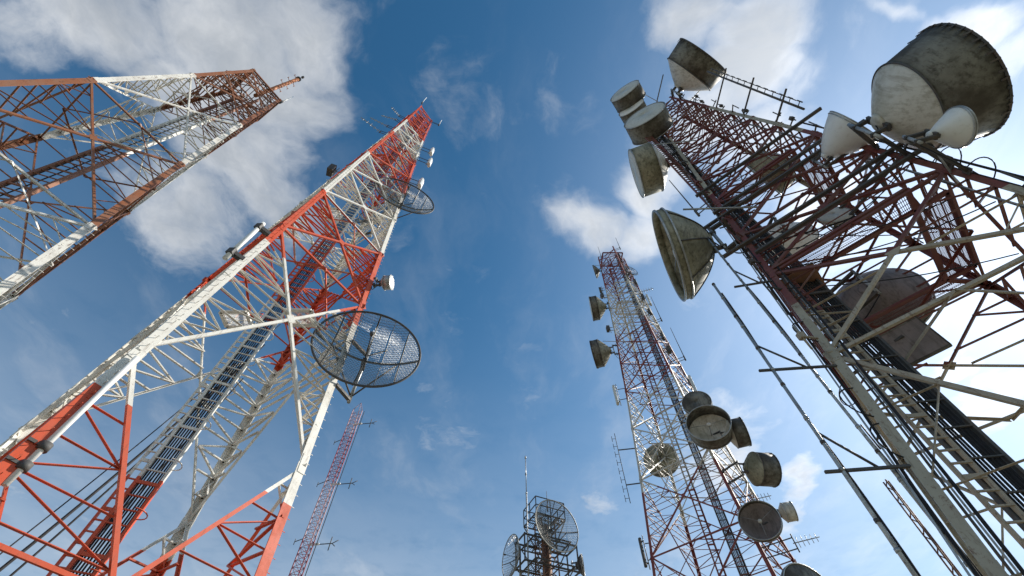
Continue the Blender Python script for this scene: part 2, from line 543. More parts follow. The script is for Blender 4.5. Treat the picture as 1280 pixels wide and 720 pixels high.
def ladder(root, mat, c, wdir, z0, z1, width, ncab, cab_mat, ndir, rung=0.3, hoops=False, rail=0.09, name='cable_ladder', cr=0.03):
    """a vertical cable ladder: two rails, rungs, the feeder cables clipped to it"""
    rt = MB(); up = Vector((0, 0, 1))
    a = Vector((c[0], c[1], 0))
    for sgn in (-1, 1):
        rt.bar(a + wdir * (sgn * width / 2) + up * z0, a + wdir * (sgn * width / 2) + up * z1, rail, rail * 1.6, wdir)
    lad = rt.build(name, mat, root)
    cut = [z0 + 0.2 + rung * k for k in range(int((z1 - z0 - .2) / rung))]
    cut = [z for z in cut if z > 5.5] + [z for z in cut if z <= 5.5]
    rest = MB()
    for k, z in enumerate(cut):
        rg = MB() if k < 100 else rest
        rg.bar(a - wdir * (width / 2) - ndir * 0.05 + up * z, a + wdir * (width / 2) - ndir * 0.05 + up * z, 0.035 if k % 5 else 0.10, 0.05, up)
        if k < 100: rg.build('rung', mat, lad)
    if rest.v: tag(rest.build('rung', mat, lad), kind='stuff')
    for i in range(ncab):
        cb = MB(); x = (i - (ncab - 1) / 2) * width * 0.78 / max(1, ncab - 1)
        pts = [a + wdir * (x + random.uniform(-.012, .012)) + ndir * (0.02 + random.uniform(0, .02)) + up * (z0 + (z1 - z0) * t / 14) for t in range(15)]
        cb.path(pts, cr, 6); cb.build('feeder_cable', cab_mat, lad)
    if hoops:
        z = z0 + 2
        while z < z1:
            hp = MB()
            pts = [a + wdir * (width / 2 + 0.05 + 0.30 * math.sin(t)) - ndir * (0.05 + 0.32 * (1 - math.cos(t))) + up * z for t in [math.pi * j / 8 for j in range(9)]]
            hp.path(pts, 0.018, 5); z += 1.6
            hp.build('safety_hoop', mat, lad)
    return lad


def platform(root, mat, pts, z, slat, name='platform', rail=True, gmat=None):
    """grating walkway: frame bars along its edges, grating slats between the first and last edge; pts is a local quad"""
    a, b, c, d = [Vector((p[0], p[1], z)) for p in pts]      # a-b inner edge, d-c outer edge
    fr = MB()
    for p, q in ((a, b), (b, c), (c, d), (d, a)): fr.bar(p, q, 0.10, 0.16, Vector((0, 0, 1)))
    f = fr.build(name, mat, root)
    gr = MB(); L = (b - a).length; n = int(L / slat)
    for k in range(1, n):
        t = k / n
        gr.bar(a.lerp(b, t) + Vector((0, 0, .05)), d.lerp(c, t) + Vector((0, 0, .05)), 0.012, 0.022, (b - a).normalized())
    for t in (.2, .4, .6, .8): gr.bar(a.lerp(d, t) + Vector((0, 0, .03)), b.lerp(c, t) + Vector((0, 0, .03)), 0.012, 0.02, Vector((0, 0, 1)))
    gr.build('grating', gmat or mat, f)
    if rail:
        rl = MB()
        for h in (0.55, 1.1): rl.tube(d + Vector((0, 0, h)), c + Vector((0, 0, h)), 0.025, 6)
        m = max(2, int(L / 1.2))
        for k in range(m + 1):
            p = d.lerp(c, k / m); rl.tube(p, p + Vector((0, 0, 1.1)), 0.025, 6)
        rl.build('handrail', mat, f)
    return f


UP0 = Vector((0, 0, 1))
# --- tower 1: faded orange and white, far left
tw1 = Tower('radio_tower', 'faded rust-orange and white lattice tower at far left, spiked rod antenna on its tip', 'tower',
            (-21.54, 7.10), 56.6, lerp_table([(0, 9.6), (13.5, 7.4), (18.4, 6.5), (25.9, 5.2), (33.9, 3.95), (41.8, 2.9)]), M_T1,
            lambda z: 0.30 - 0.002 * z, lambda z: 0.115 - 0.001 * z, lambda z: 0.065)
L1 = [0.3, 12.0, 18.4, 25.9, 33.9, 38.2, 41.8]
tw1.legs(0.3, 41.9, L1, pegs=(1,))
for a, b, n in zip(L1, L1[1:], (4, 3, 3, 4, 3, 2)): tw1.xpanel(a, b, n)
for zc in (36.0, 39.0, 40.4):
    tw1.xpanel(zc, zc + 1.4, 0, plan=True)
tw1.finish()
w1 = Vector((math.cos(R(20)), math.sin(R(20)), 0)); n1 = Vector((-w1.y, w1.x, 0))
ladder(tw1.root, M_T1, (0.1, 0.0), w1, 0.5, 41.0, 1.1, 3, M_CABLE, n1, 0.42, rail=0.12)
mb = MB()
for i in range(4):
    p = tw1.c(i, 41.9); q = tw1.c(i + 1, 41.9); mb.bar(p, q, .12, .12)
for k in range(9):
    t = (k + .5) / 9
    mb.bar(tw1.c(0, 41.9).lerp(tw1.c(1, 41.9), t), tw1.c(3, 41.9).lerp(tw1.c(2, 41.9), t), .05, .05)
mb.build('top_frame', M_T1, tw1.root)

# --- tower 2: bright orange and white
tw2 = Tower('radio_tower', 'bright orange and white lattice tower with a large mesh dish on its right leg', 'tower',
            (-11.68, 12.98), 56.74, lerp_table([(0, 7.45), (10, 6.62), (19.1, 5.8), (26.5, 5.15), (36, 4.3), (45, 3.4), (52, 2.75), (61, 2.2)]), M_T2,
            lambda z: 0.36 - 0.0037 * z, lambda z: 0.118 - 0.0004 * z, lambda z: 0.115 - 0.001 * z)
L2 = [11.5, 21.1, 26.6, 31.6, 36.2, 40.2, 43.8, 47.0, 49.8, 52.3, 54.6, 56.8, 58.9, 60.9]
tw2.legs(0.3, 61.0, [6.0, 11.5, 16.5, 21.1, 26.6, 31.6, 36.2, 40.2, 47.0, 52.3, 56.8], pegs=(0, 1))
tw2.kpanel(0.3, 6.3); tw2.vpanel(6.3, 11.5, 5)
for a, b, n in zip(L2, L2[1:], (6, 5, 4, 3, 2, 2, 2, 1, 1, 1, 0, 0, 0)): tw2.xpanel(a, b, n, plan=(b < 50))
w2 = Vector((math.cos(R(22.5)), math.sin(R(22.5)), 0)); n2 = Vector((-w2.y, w2.x, 0))
tw2.finish()
ladder(tw2.root, M_T2, (0.62, -0.45), w2, 0.4, 59.5, 0.62, 7, M_CABLE, n2, 0.42, hoops=True, rail=0.085, name='cable_ladder', cr=0.026)
ladder(tw2.root, M_T2, (0.18, -0.63), w2, 0.4, 59.5, 0.26, 0, M_CABLE, n2, 0.32, rail=0.06, name='climbing_ladder')
for z, ox, oy in ((18.6, -1.3, -.1), (18.9, 1.6, .0), (31.0, -1.1, .0), (44.0, -.9, .1)):
    platform(tw2.root, M_T2, [(ox - .6, oy - .45), (ox + .6, oy - .45), (ox + .6, oy + .45), (ox - .6, oy + .45)], z, 0.045, 'rest_platform')

# --- tower 3: red and white tower crowded with drums, centre right
tw3 = Tower('radio_tower', 'dark red and white lattice tower crowded with drum antennas, standing in the middle distance', 'tower',
            (14.28, 31.67), -43.43, lerp_table([(0, 10.0), (8, 8.5), (16, 7.1), (21.6, 6.2), (31, 5.0), (40.7, 4.0), (50.1, 3.2), (58.8, 2.7)]), M_T3,
            lambda z: 0.22 - 0.0012 * z, lambda z: 0.095 - 0.0004 * z, lambda z: 0.062)
L3 = [0.3, 10.5, 17.2, 23.0, 28.0, 32.4, 36.3, 39.8, 43.0, 46.0, 48.8, 51.4, 53.8, 56.0, 58.0]
tw3.legs(0.3, 58.8, L3)
for a, b, n in zip(L3, L3[1:], (4, 4, 4, 3, 3, 2, 2, 2, 1, 1, 1, 1, 0, 0)): tw3.xpanel(a, b, n, plan=True)
tw3.finish()
w3 = Vector((math.cos(R(-10)), math.sin(R(-10)), 0)); n3 = Vector((-w3.y, w3.x, 0))
ladder(tw3.root, M_DSTEEL, (0.4, -1.3), w3, 0.4, 57.5, 0.55, 6, M_CABLE, n3, 0.5, rail=0.06, cr=0.032)
ladder(tw3.root, M_T3, (-0.7, -0.6), w3, 0.4, 57.5, 0.45, 2, M_CABLE, n3, 0.4, rail=0.06, name='climbing_ladder')
platform(tw3.root, M_T3, [(-1.4, -1.1), (1.4, -1.1), (1.4, 1.1), (-1.4, 1.1)], 58.2, 0.12, 'top_platform')
platform(tw3.root, M_T3, [(-1.6, -.9), (1.6, -.9), (1.6, .9), (-1.6, .9)], 46.2, 0.12, 'rest_platform')

# --- tower 5: dull red tower at the right, close by
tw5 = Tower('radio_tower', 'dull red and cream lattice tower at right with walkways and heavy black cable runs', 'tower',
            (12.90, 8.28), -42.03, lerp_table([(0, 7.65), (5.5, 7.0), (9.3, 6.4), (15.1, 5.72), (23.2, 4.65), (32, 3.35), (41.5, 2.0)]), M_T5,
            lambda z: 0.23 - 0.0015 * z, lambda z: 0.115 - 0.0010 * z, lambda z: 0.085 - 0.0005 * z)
L5 = [0.3, 10.9, 15.1, 18.2, 21.6, 24.6, 27.3, 29.8, 32.1, 34.2, 36.1, 37.8, 39.4, 40.9]
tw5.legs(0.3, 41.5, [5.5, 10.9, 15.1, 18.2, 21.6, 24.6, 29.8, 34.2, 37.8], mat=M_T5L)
for a, b, n in zip(L5, L5[1:], (2, 2, 1, 1, 1, 1, 1, 1, 1, 1, 0, 0, 0)): tw5.xpanel(a, b, n)
tw5.finish()
for z in (15.1, 21.6):
    hw = tw5.w(z) / 2 - 0.12; iw = hw - 0.95
    for k in range(4):
        a = R(-42.03 + 90 * k); dd = Vector((math.cos(a), math.sin(a), 0)); nn = Vector((-dd.y, dd.x, 0))
        if z > 16 and k in (2, 3): continue
        q = [dd * (-iw) - nn * iw, dd * iw - nn * iw, dd * iw - nn * hw, dd * (-iw if k % 2 else -hw) - nn * hw]
        platform(tw5.root, M_T5, q, z + 0.14 + 0.02 * k, 0.055, 'walkway', rail=True)
hw = tw5.w(15.1) / 2
d5, n5 = tw5.d, tw5.n
pm = MB(); pc = d5 * (-hw + .75) + n5 * (-hw + 1.3)
pm.bar(pc + Vector((0, 0, 14.96)), pc + Vector((0, 0, 15.0)), 1.2, 1.6, d5); pm.build('floor_plate', M_RUSTY, tw5.root)
wl5 = Vector((math.cos(R(-10)), math.sin(R(-10)), 0)); nl5 = Vector((-wl5.y, wl5.x, 0))
ladder(tw5.root, M_DSTEEL, (-2.72, 0.05), wl5, 0.4, 38.0, 0.85, 9, M_CABLE, nl5, 0.8, rail=0.085, cr=0.03)
ladder(tw5.root, M_T5, (-3.35, 0.02), wl5, 0.4, 40.0, 0.42, 0, M_CABLE, nl5, 0.32, rail=0.06, name='climbing_ladder')
mb = MB()
for k in range(6):
    x = -2.28 + (k % 3) * 0.075; y = 0.15 + (k // 3) * 0.08
    mb.path([(x + .012 * math.sin(j * 1.7 + k), y + .012 * math.cos(j * 2.1 + k), 0.4 + j * 2.6) for j in range(14)], 0.036, 8)
mb.build('waveguide_bundle', M_CABLE, tw5.root)

# long dark beams bolted across the face and reaching past the legs
for z, a0, a1, off in ((17.2, -.9, 1.0, -.12), (19.9, -1.3, .9, -.12), (20.5, -.3, .8, -.14), (23.0, -.5, 1.1, -.12), (16.2, .1, 1.6, -.2)):
    p, q = tw5.c(0, z), tw5.c(1, z); dd = (q - p).normalized()
    m = MB(); m.bar(p + dd * a0 + tw5.n * off, q + dd * a1 + tw5.n * off, .10, .14, UP0); m.build('cross_beam', M_DSTEEL, tw5.root)
for z, a0, a1, off in ((18.6, -.8, .4, -.12), (22.2, -.6, .5, -.12), (28.0, -.5, .3, -.1)):
    p, q = tw5.c(0, z), tw5.c(3, z); dd = (q - p).normalized()
    m = MB(); m.bar(p + dd * a0 - tw5.d * .12, q + dd * a1 - tw5.d * .12, .08, .11, UP0); m.build('cross_beam', M_DSTEEL, tw5.root)
# pipes and cables strapped along the legs, small mounts between them
for i, offs in ((0, ((-.16, .05), (-.24, -.06), (.30, .20), (.42, .08), (.38, .34))), (1, ((.18, -.10), (-.35, .20), (-.30, .34))), (3, ((.3, -.3), (.22, -.42)))):
    for k, (oa, ob) in enumerate(offs):
        pts = [tw5.c(i, z) + tw5.d * (oa + random.uniform(-.02, .02)) + tw5.n * (ob + random.uniform(-.02, .02)) for z in [1 + 2.0 * j for j in range(12 + 3 * (k % 3))]]
        m = MB(); m.path(pts, (.035, .022, .028)[k % 3], 6); m.build('leg_conduit', (M_CABLE, M_GALV, M_DSTEEL)[k % 3], tw5.root)
for k in range(46):
    z = 11.5 + 28 * ((k * .6180339) % 1.0) ** .9; i = (0, 1, 0, 1, 3, 2)[k % 6]; p = tw5.c(i, z)
    out = (p - Vector((0, 0, z))).normalized(); side = Vector((-out.y, out.x, 0)); l = random.uniform(.25, .8)
    m = MB(); o0 = p - out * random.uniform(.0, .5)
    m.bar(o0, p + out * l * .6 + side * random.uniform(-.3, .3), .05, .05)
    q = p + out * l * .5; m.tube(q - UP0 * random.uniform(.2, .6), q + UP0 * random.uniform(.2, .7), .03, 6)
    if k % 3 == 0: m.box(tuple(q + UP0 * .1), .16, .16, .22)
    m.build('stub_mount', M_DSTEEL if k % 4 else M_T5, tw5.root)
for k in range(26):
    z = 14 + 24 * ((k * .7548) % 1.0); i = k % 4
    p = tw5.c(i, z).lerp(tw5.c(i + 1, z + 2.2), random.uniform(0, .25)); q = tw5.c(i + 1, z + random.uniform(-1.5, 2.5)).lerp(tw5.c(i + 2, z), random.uniform(0, .7))
    m = MB(); m.path([p.lerp(q, t) - UP0 * .35 * math.sin(math.pi * t) for t in [j / 10 for j in range(11)]], .02, 5); m.build('feeder_cable', M_CABLE, tw5.root)

# --- guyed mast: thin pink-red lattice seen beside the bright tower's right leg
mast = empty('lattice_mast', (-15.3, 34.9, 0)); tag(mast, 'thin pinkish red lattice mast with side dipoles, behind the bright orange and white tower', 'mast')
ms = [Vector((0.50 * math.cos(R(90 + 120 * k + 10)), 0.50 * math.sin(R(90 + 120 * k + 10)), 0)) for k in range(3)]
for k in range(3):
    m = MB(); m.tube(ms[k] + Vector((0, 0, .2)), ms[k] + Vector((0, 0, 32.6)), 0.048, 8); m.build('leg', M_MAST, mast)
m = MB(); z = 0.4; j = 0
while z < 32.3:
    for k in range(3):
        p, q = ms[k] + Vector((0, 0, z)), ms[(k + 1) % 3] + Vector((0, 0, z + .46))
        m.tube(p, q, .019, 5); m.tube(p, ms[(k + 1) % 3] + Vector((0, 0, z)), .019, 5)
    z += .46
m.build('lattice', M_MAST, mast)
m = MB()
for k in range(3): m.tube(ms[k] + Vector((0, 0, 32.6)), (0, 0, 33.8), .04, 6, .02)
m.build('apex', M_MAST, mast)
m = MB(); m.box((0, 0, .1), 1.8, 1.8, .5); m.build('footing', M_CONC, mast)
m = MB(); m.path([(0.75, -.3, .4 + j * 2) for j in range(17)], .03, 6); m.build('feeder_cable', M_CABLE, mast)
first = None
for k, z in enumerate((15.6, 19.6, 24.6, 31.0)):
    words = ('lowest', 'second lowest', 'second highest', 'highest')[k]
    if first is None:
        e = empty('dipole_antenna', (0, 0, 0))
        m = MB(); m.bar((.45, 0, 0), (1.9, 0, 0), .05, .05); m.build('boom', M_DSTEEL, e)
        m = MB(); m.bar((0.1, -.05, 0), (.9, -.05, 0), .12, .12); m.build('bracket', M_WHITE, e)
        m = MB(); m.tube((1.75, 0, -.5), (1.75, 0, .5), .035, 6); m.tube((1.9, 0, 0), (2.25, .15, .3), .03, 6); m.tube((1.9, 0, 0), (2.25, -.15, -.3), .03, 6)
        m.build('dipole', M_DSTEEL, e)
        first = e; o = e
    else:
        o = copy_tree(first)
    o.location = (-15.3, 34.9, z); o.rotation_euler = (0, 0, R(-8))
    tag(o, words + ' of the four dipole antennas on the right side of the pinkish red mast', 'dipole antenna', 'dipoles on the pinkish mast')
first = None
for k, z in enumerate((15.2, 20.3, 25.2, 29.6)):
    words = ('lowest', 'second lowest', 'second highest', 'highest')[k]
    if first is None:
        e = empty('side_arm', (0, 0, 0))
        m = MB(); m.bar((.4, 0, 0), (1.75, 0, 0), .045, .045); m.build('arm', M_DSTEEL, e)
        m = MB(); m.tube((1.75, 0, -.22), (1.75, 0, .22), .03, 6); m.build('tip', M_DSTEEL, e)
        first = e; o = e
    else: o = copy_tree(first)
    o.location = (-15.3, 34.9, z); o.rotation_euler = (0, 0, R(150))
    tag(o, words + ' of the four thin arms on the left side of the pinkish red mast', 'antenna arm', 'arms on the pinkish mast')

# ------------------------------------------------------------------ antennas
UP = Vector((0, 0, 1))


def to_local(P, hub, az):
    d = Vector(P) - Vector(hub)
    return Matrix.Rotation(-R(az), 3, 'Z') @ d


def carrier(root, hub, az, D, tw, leg, back=0.35, mat=None, strut=True, pr=None):
    """vertical pipe behind a dish, two arms from it to the tower leg, a sway strut from the rim"""
    mat = mat or M_GALV
    h = max(0.35, D * 0.27); pr = pr or max(0.045, D * 0.018)
    m = MB(); m.tube((-back, 0, -h), (-back, 0, h), pr, 10); m.build('mounting_pipe', mat, root)
    m = MB()
    for z in (-h * .55, h * .55):
        m.bar((-back - pr * 1.6, 0, z), (0.06, 0, z), pr * 2.4, pr * 1.6, Vector((0, 1, 0)))
    m.bar((-.02, 0, -h * .62), (-.02, 0, h * .62), pr * 4.5, pr * 1.6, Vector((0, 1, 0)))
    m.build('clamp_frame', M_DSTEEL, root)
    if tw is None: return
    for z in (-h * .85, h * .85):
        lp = to_local(tw.world(leg, hub[2] + z), hub, az)
        q = lp; p = Vector((-back, 0, z))
        m = MB(); a = pr * 1.8
        m.bar(p, q, a, a * 1.3, UP); m.bar(q - (q - p).normalized() * .12 - UP * a * 1.6, q - (q - p).normalized() * .12 + UP * a * 1.6, a * 2.4, .05)
        m.build('mounting_arm', M_DSTEEL, root)
    lp = to_local(tw.world(leg, hub[2] - h * 1.6), hub, az); dn = to_local(tw.world(leg, hub[2] - h * 1.6 - 3.0), hub, az)
    a = Vector((-.10, .03, 0)); b = Vector((-back * 1.1, .05, -h * 1.05))
    pts = []
    for (p0, p1, sag) in ((a, b, .05), (b, lp, .25), (lp, dn, .0)):
        for j in range(8): pts.append(p0.lerp(p1, j / 8) - UP * sag * math.sin(math.pi * j / 8))
    m = MB(); m.path(pts + [dn], max(.018, D * .007), 6); m.build('feeder_cable', M_CABLE, root)
    if strut:
        lp = to_local(tw.world((leg + 1) % 4, hub[2] + D * .1), hub, az)
        lq = to_local(tw.world(leg, hub[2] + D * .1), hub, az)
        q = lq.lerp(lp, min(1, 1.2 / max(1.3, (lp - lq).length)))
        s = 1 if lp.y > 0 else -1
        m = MB(); m.tube((D * .17, s * D * .42, D * .1), q, pr * .6, 6); m.build('strut', mat, root)


def back_profile(xc, D, bulge):
    """back shell of a dish: from hub to rim"""
    out = []
    r0 = 0.11 * D
    for k in range(13):
        t = k / 12
        r = r0 + (D / 2 - r0) * t
        x = xc * ((1 - bulge) * t + bulge * t * t)
        out.append((x, r))
    return out


def drum(label, hub, az, D, L, tw, leg, cone=0.45, front='radome', shroud=None, back=None, face=None, bulge=0.5, group=None, flare=1.0, back_off=0.35, clips=0, name='drum_antenna', strut=True, ribs=0, n=56, tilt=0):
    e = empty(name, hub, R(az)); tag(e, label, 'antenna', group)
    if tilt: e.rotation_euler = (0, R(tilt), R(az))
    xc = L * cone; t = max(.018, D * .009); f = flare
    bp = back_profile(xc, D, bulge)
    m = MB(); inner = [(x + t * 1.5, r - t * .5) for x, r in bp]
    m.lathe([(0, 0.0001)] + bp + inner[::-1] + [(t * 1.5, 0.0001)], n)
    hubp = [(-.10, 0.0001), (-.10, .085 * D), (.0, .115 * D), (.02, 0.0001)]
    m.lathe(hubp, 24)
    refl = m.build('reflector', back or M_BACK, e)
    if ribs:
        for k in range(ribs):
            a = 2 * math.pi * k / ribs; m = MB()
            m.path([(x - .03, (r + .01) * math.cos(a), (r + .01) * math.sin(a)) for x, r in bp], D * .007, 5)
            m.build('back_rib', M_DSTEEL, refl)
    r1, r2 = D / 2, D / 2 * f
    sp = [(xc, r1), (xc + (L - xc) * .5, (r1 + r2) / 2), (L, r2)]
    m = MB(); m.lathe(sp + [(x, r - t) for x, r in sp[::-1]], n, closed=True)
    sh = m.build('shroud', shroud or M_SHROUD, e)
    m = MB(); m.ring((xc, 0, 0), r1 + t * .4, t * 1.1, n); m.ring((L, 0, 0), r2 + t * .3, t * 1.3, n)
    m.build('rim_band', M_DSTEEL if clips else M_GALV, sh)
    if clips:
        for k in range(clips):
            m = MB(); a = 2 * math.pi * (k + .3 * random.random()) / clips
            c, s_ = math.cos(a), math.sin(a); rr = r2 + t
            l = random.uniform(.05, .16) * D * .5
            m.bar((L - l, c * (rr + .006), s_ * (rr + .006)), (L + .02, c * (rr + .012), s_ * (rr + .012)), .07 * D / 4, .02, Vector((0, -s_, c)))
            m.build('rim_clip', M_DSTEEL, sh)
    if front == 'radome':
        m = MB(); q = r2 - t * 1.5
        m.lathe([(L - .03, q), (L + .02, q * .96), (L + .05 * D * .5, q * .6), (L + .06 * D * .5, .0001), (L - .05, .0001), (L - .05, q)], n)
        m.build('radome', face or M_RADOME, e)
    elif front == 'feed':
        m = MB(); m.tube((.05, 0, 0), (L * .8, 0, 0), D * .014, 8); m.lathe([(L * .8, .0001), (L * .8, D * .05), (L * .86, D * .05), (L * .86, .0001)], 16)
        m.build('feed_horn', M_BACK, e)
        for a in (.5, 2.6, 4.7):
            m = MB(); m.tube((xc * 1.02, r1 * .93 * math.cos(a), r1 * .93 * math.sin(a)), (L * .82, 0, 0), D * .006, 5); m.build('feed_strut', M_GALV, e)
    carrier(e, hub, az, D, tw, leg, back_off, strut=strut)
    return e


def mesh_dish(label, hub, az, D, depth, tw, leg, group=None, nrod=76, rod=.0125, ribs=4, solid_lower=False, pole=True, back_off=.5, rmat=None):
    e = empty('mesh_dish', hub, R(az)); tag(e, label, 'dish antenna', group)
    Rr = D / 2; px = lambda y, z: depth * (y * y + z * z) / Rr ** 2
    m = MB()
    for k in range(nrod):
        y = -Rr + D * (k + .5) / nrod; zl = math.sqrt(max(0.0, Rr * Rr - y * y))
        ns = max(2, int(12 * zl / Rr))
        m.path([(px(y, z), y, z) for z in [-zl + 2 * zl * j / ns for j in range(ns + 1)]], rod, 3)
    for k in range(nrod // 2):
        z = -Rr + D * (k + .5) / (nrod // 2); yl = math.sqrt(max(0.0, Rr * Rr - z * z))
        ns = max(2, int(12 * yl / Rr))
        m.path([(px(y, z) - .012, y, z) for y in [-yl + 2 * yl * j / ns for j in range(ns + 1)]], rod * .8, 3)
    m.build('mesh_reflector', M_WIRE, e)
    m = MB(); m.ring((depth, 0, 0), Rr, D * .011, 64, 8); m.build('rim', rmat or M_DSTEEL, e)
    for k in range(ribs):
        a = math.pi * 2 * k / ribs
        m = MB(); m.path([(px(Rr * t, 0) - .05 - .06 * (1 - t), Rr * t * math.cos(a), Rr * t * math.sin(a)) for t in [j / 8 for j in range(9)]], D * (.0085 if k % 2 else .011), 6)
        m.build('rib', M_DSTEEL, e)
    for f in (-.66, -.33, .33, .66):
        y = Rr * f; zl = math.sqrt(Rr * Rr - y * y)
        m = MB(); m.path([(px(y, zl * t) - .03, y, zl * t) for t in [-1 + j / 8 for j in range(17)]], D * .0045, 5); m.build('stiffening_bar', M_DSTEEL, e)
    m = MB(); fx = depth + D * .16
    m.tube((0, 0, 0), (fx, 0, 0), D * .006, 8); m.lathe([(fx - .1, .0001), (fx - .1, D * .016), (fx + .06, D * .02), (fx + .06, .0001)], 16); m.build('feed_horn', M_DSTEEL, e)
    if pole:
        m = MB(); m.tube((-back_off, 0, -D * .43), (-back_off, 0, D * .30), .075, 10); m.build('mounting_pipe', M_GALV, e)
        for s in (-1, 1):
            m = MB(); m.tube((-back_off, 0, -D * .36), (px(Rr * .62, 0) - .08, s * Rr * .62, -.05), .04, 6); m.build('support_strut', M_DSTEEL, e)
            m = MB(); m.tube((-back_off, 0, D * .2), (px(Rr * .5, 0) - .08, s * Rr * .35, Rr * .35), .035, 6); m.build('support_strut', M_DSTEEL, e)
        m = MB(); m.bar((-back_off, 0, 0), (.02, 0, 0), .16, .2, UP); m.build('hub_bracket', M_DSTEEL, e)
        if tw:
            for z in (-D * .40, D * .2):
                q = to_local(tw.world(leg, hub[2] + z), hub, az)
                m = MB(); m.bar((-back_off, 0, z), q, .12, .16, UP); m.build('mounting_arm', M_DSTEEL, e)
    return e


def standoff(e, loc, rz, tw, leg, zs, r=.03, x=0.0):
    for z in zs:
        q = to_local(tw.world(leg, loc[2] + z), loc, rz)
        m = MB(); m.bar((x, 0, z), q, r * 1.6, r * 1.6, UP); m.build('bracket', M_DSTEEL, e)


def panel(label, loc, rz, h, w, tw, leg, group=None, mat=None):
    e = empty('panel_antenna', loc, R(rz)); tag(e, label, 'antenna', group)
    m = MB(); d = w * .5; c = w * .18
    poly = [(-w / 2 + c, 0), (w / 2 - c, 0), (w / 2, c), (w / 2, d - c), (w / 2 - c, d), (-w / 2 + c, d), (-w / 2, d - c), (-w / 2, c)]
    m.sect(Vector((.12, 0, -h / 2)), Vector((.12, 0, h / 2)), poly, Vector((0, 1, 0)), Vector((1, 0, 0)))
    m.build('panel_body', mat or M_WHITE, e)
    m = MB(); m.tube((0, 0, -h * .62), (0, 0, h * .62), .035, 8); m.build('mounting_pipe', M_GALV, e)
    m = MB()
    for z in (-h * .4, h * .4): m.bar((0, 0, z), (.14, 0, z), .09, .07, UP)
    m.build('clamp', M_DSTEEL, e)
    if tw: standoff(e, loc, rz, tw, leg, (-h * .3, h * .3))
    return e


def whip(label, loc, h, tw, leg, group=None, r=.03, mat=None, beads=0):
    e = empty('whip_antenna', loc); tag(e, label, 'whip antenna', group)
    m = MB(); m.tube((0, 0, 0), (0, 0, h), r, 8, r * .6)
    for k in range(beads):
        z = h * (.25 + .7 * k / max(1, beads)); m.tube((0, 0, z), (0, 0, z + .12), r * 2.2, 8)
    m.build('rod', mat or M_WHITE, e)
    m = MB(); m.tube((0, 0, -.35), (0, 0, .25), r * 1.7, 8); m.build('socket', M_DSTEEL, e)
    if tw: standoff(e, loc, 0, tw, leg, (-.2, .15), r=.025)
    return e


def yagi(label, loc, rz, L, ne, tw, leg, el=1.0, group=None, vertical=True, r=.018):
    e = empty('yagi_antenna', loc, R(rz)); tag(e, label, 'antenna', group)
    m = MB(); m.tube((-.2, 0, 0), (L, 0, 0), r * 1.4, 6); m.build('boom', M_GALV, e)
    for k in range(ne):
        x = L * (k + .3) / ne; h = el * (1 - .35 * k / ne) / 2; m = MB()
        m.tube((x, 0, -h) if vertical else (x, -h, 0), (x, 0, h) if vertical else (x, h, 0), r, 5); m.build('element', M_GALV, e)
    m = MB(); m.tube((-.1, 0, -.5), (-.1, 0, .5), .035, 8); m.build('mounting_pipe', M_DSTEEL, e)
    if tw: standoff(e, loc, rz, tw, leg, (-.3, .3), x=-.1)
    return e


# ---- right tower: drums and dishes
drum('huge stained drum antenna with a white cone back, largest of all, at the top right', (12.2, 3.5, 17.25), -34, 3.2, 2.25, tw5, 1,
     cone=.37, front='radome', bulge=.15, flare=1.2, clips=44, back_off=.45, n=72)
ec = drum('small white cone shaped dish hanging below the huge stained drum', (11.75, 3.2, 14.6), -17, 1.12, .68, tw5, 1, cone=.92, front='radome',
     back=M_WHITE, shroud=M_WHITE, face=M_WHITE, bulge=.2, back_off=.5, name='cone_dish')
drum('plain off-white dish seen from behind, left of the huge stained drum', (12.3, 5.2, 19.3), -62, 2.0, 1.3, tw5, 1, cone=.94, front='radome', back=M_WHITE, shroud=M_WHITE, bulge=.45, name='dish_antenna')
drum('stained flaring drum on the tip of the right tower, pointing away up right', (13.0, 5.95, 39.9), -58, 4.1, 2.6, tw5, 1, cone=.42, front='radome', bulge=.2, flare=1.05, clips=30, back_off=.4)
drum('stained grey drum furthest up the right tower, at the left of its tip', (9.75, 7.45, 40.3), -128, 2.5, 1.45, tw5, 0, cone=.25, face=M_RADOME)
drum('smallest pale drum wedged between two bigger drums near the right tower tip', (10.05, 8.35, 39.1), -127, 2.1, 1.3, tw5, 0, cone=.25, face=M_WHITE, strut=False)
drum('broad grey drum with pale lid, just below the smallest drum on the right tower', (10.35, 8.56, 35.4), -124, 3.05, 1.75, tw5, 0, cone=.2, face=M_RADOME)
drum('mouldy drum with a flat grey face turned left, midway up the right tower', (9.54, 8.67, 29.35), 159, 3.1, 1.9, tw5, 0, cone=.35, shroud=M_OLIVE, face=M_RADOME, bulge=.2)
drum('large open olive dish with dark ribs on the left side of the right tower', (8.37, 8.73, 18.73), 158, 4.05, 1.75, tw5, 0, cone=.82, front='feed', back=M_OLIVE, shroud=M_OLIVE, bulge=.6, ribs=8, name='dish_antenna')
drum('olive brown drum half hidden inside the bracing of the right tower', (15.0, 7.4, 26.35), 125, 2.5, 1.5, tw5, 2, cone=.35, shroud=M_OLIVE, back=M_OLIVE, face=M_OLIVE)
drum('small flat pale green disc dish in the middle of the right tower bracing', (11.94, 6.98, 17.1), -105, 1.2, .28, tw5, 1, cone=.6, shroud=M_RADOME, back=M_RADOME, name='dish_antenna', strut=False, back_off=.25)
drum('large round dish seen from below behind the lower walkway of the right tower', (14.35, 9.75, 16.9), 45, 3.3, 1.35, tw5, 3, cone=.7, back=M_DULL, shroud=M_SHROUD, front='feed', name='dish_antenna')
drum('pale dish glowing behind the bracing beside the small green disc', (13.3, 9.6, 22.0), 60, 2.9, .9, tw5, 3, cone=.85, back=M_WHITE, shroud=M_WHITE, front='feed', name='dish_antenna')
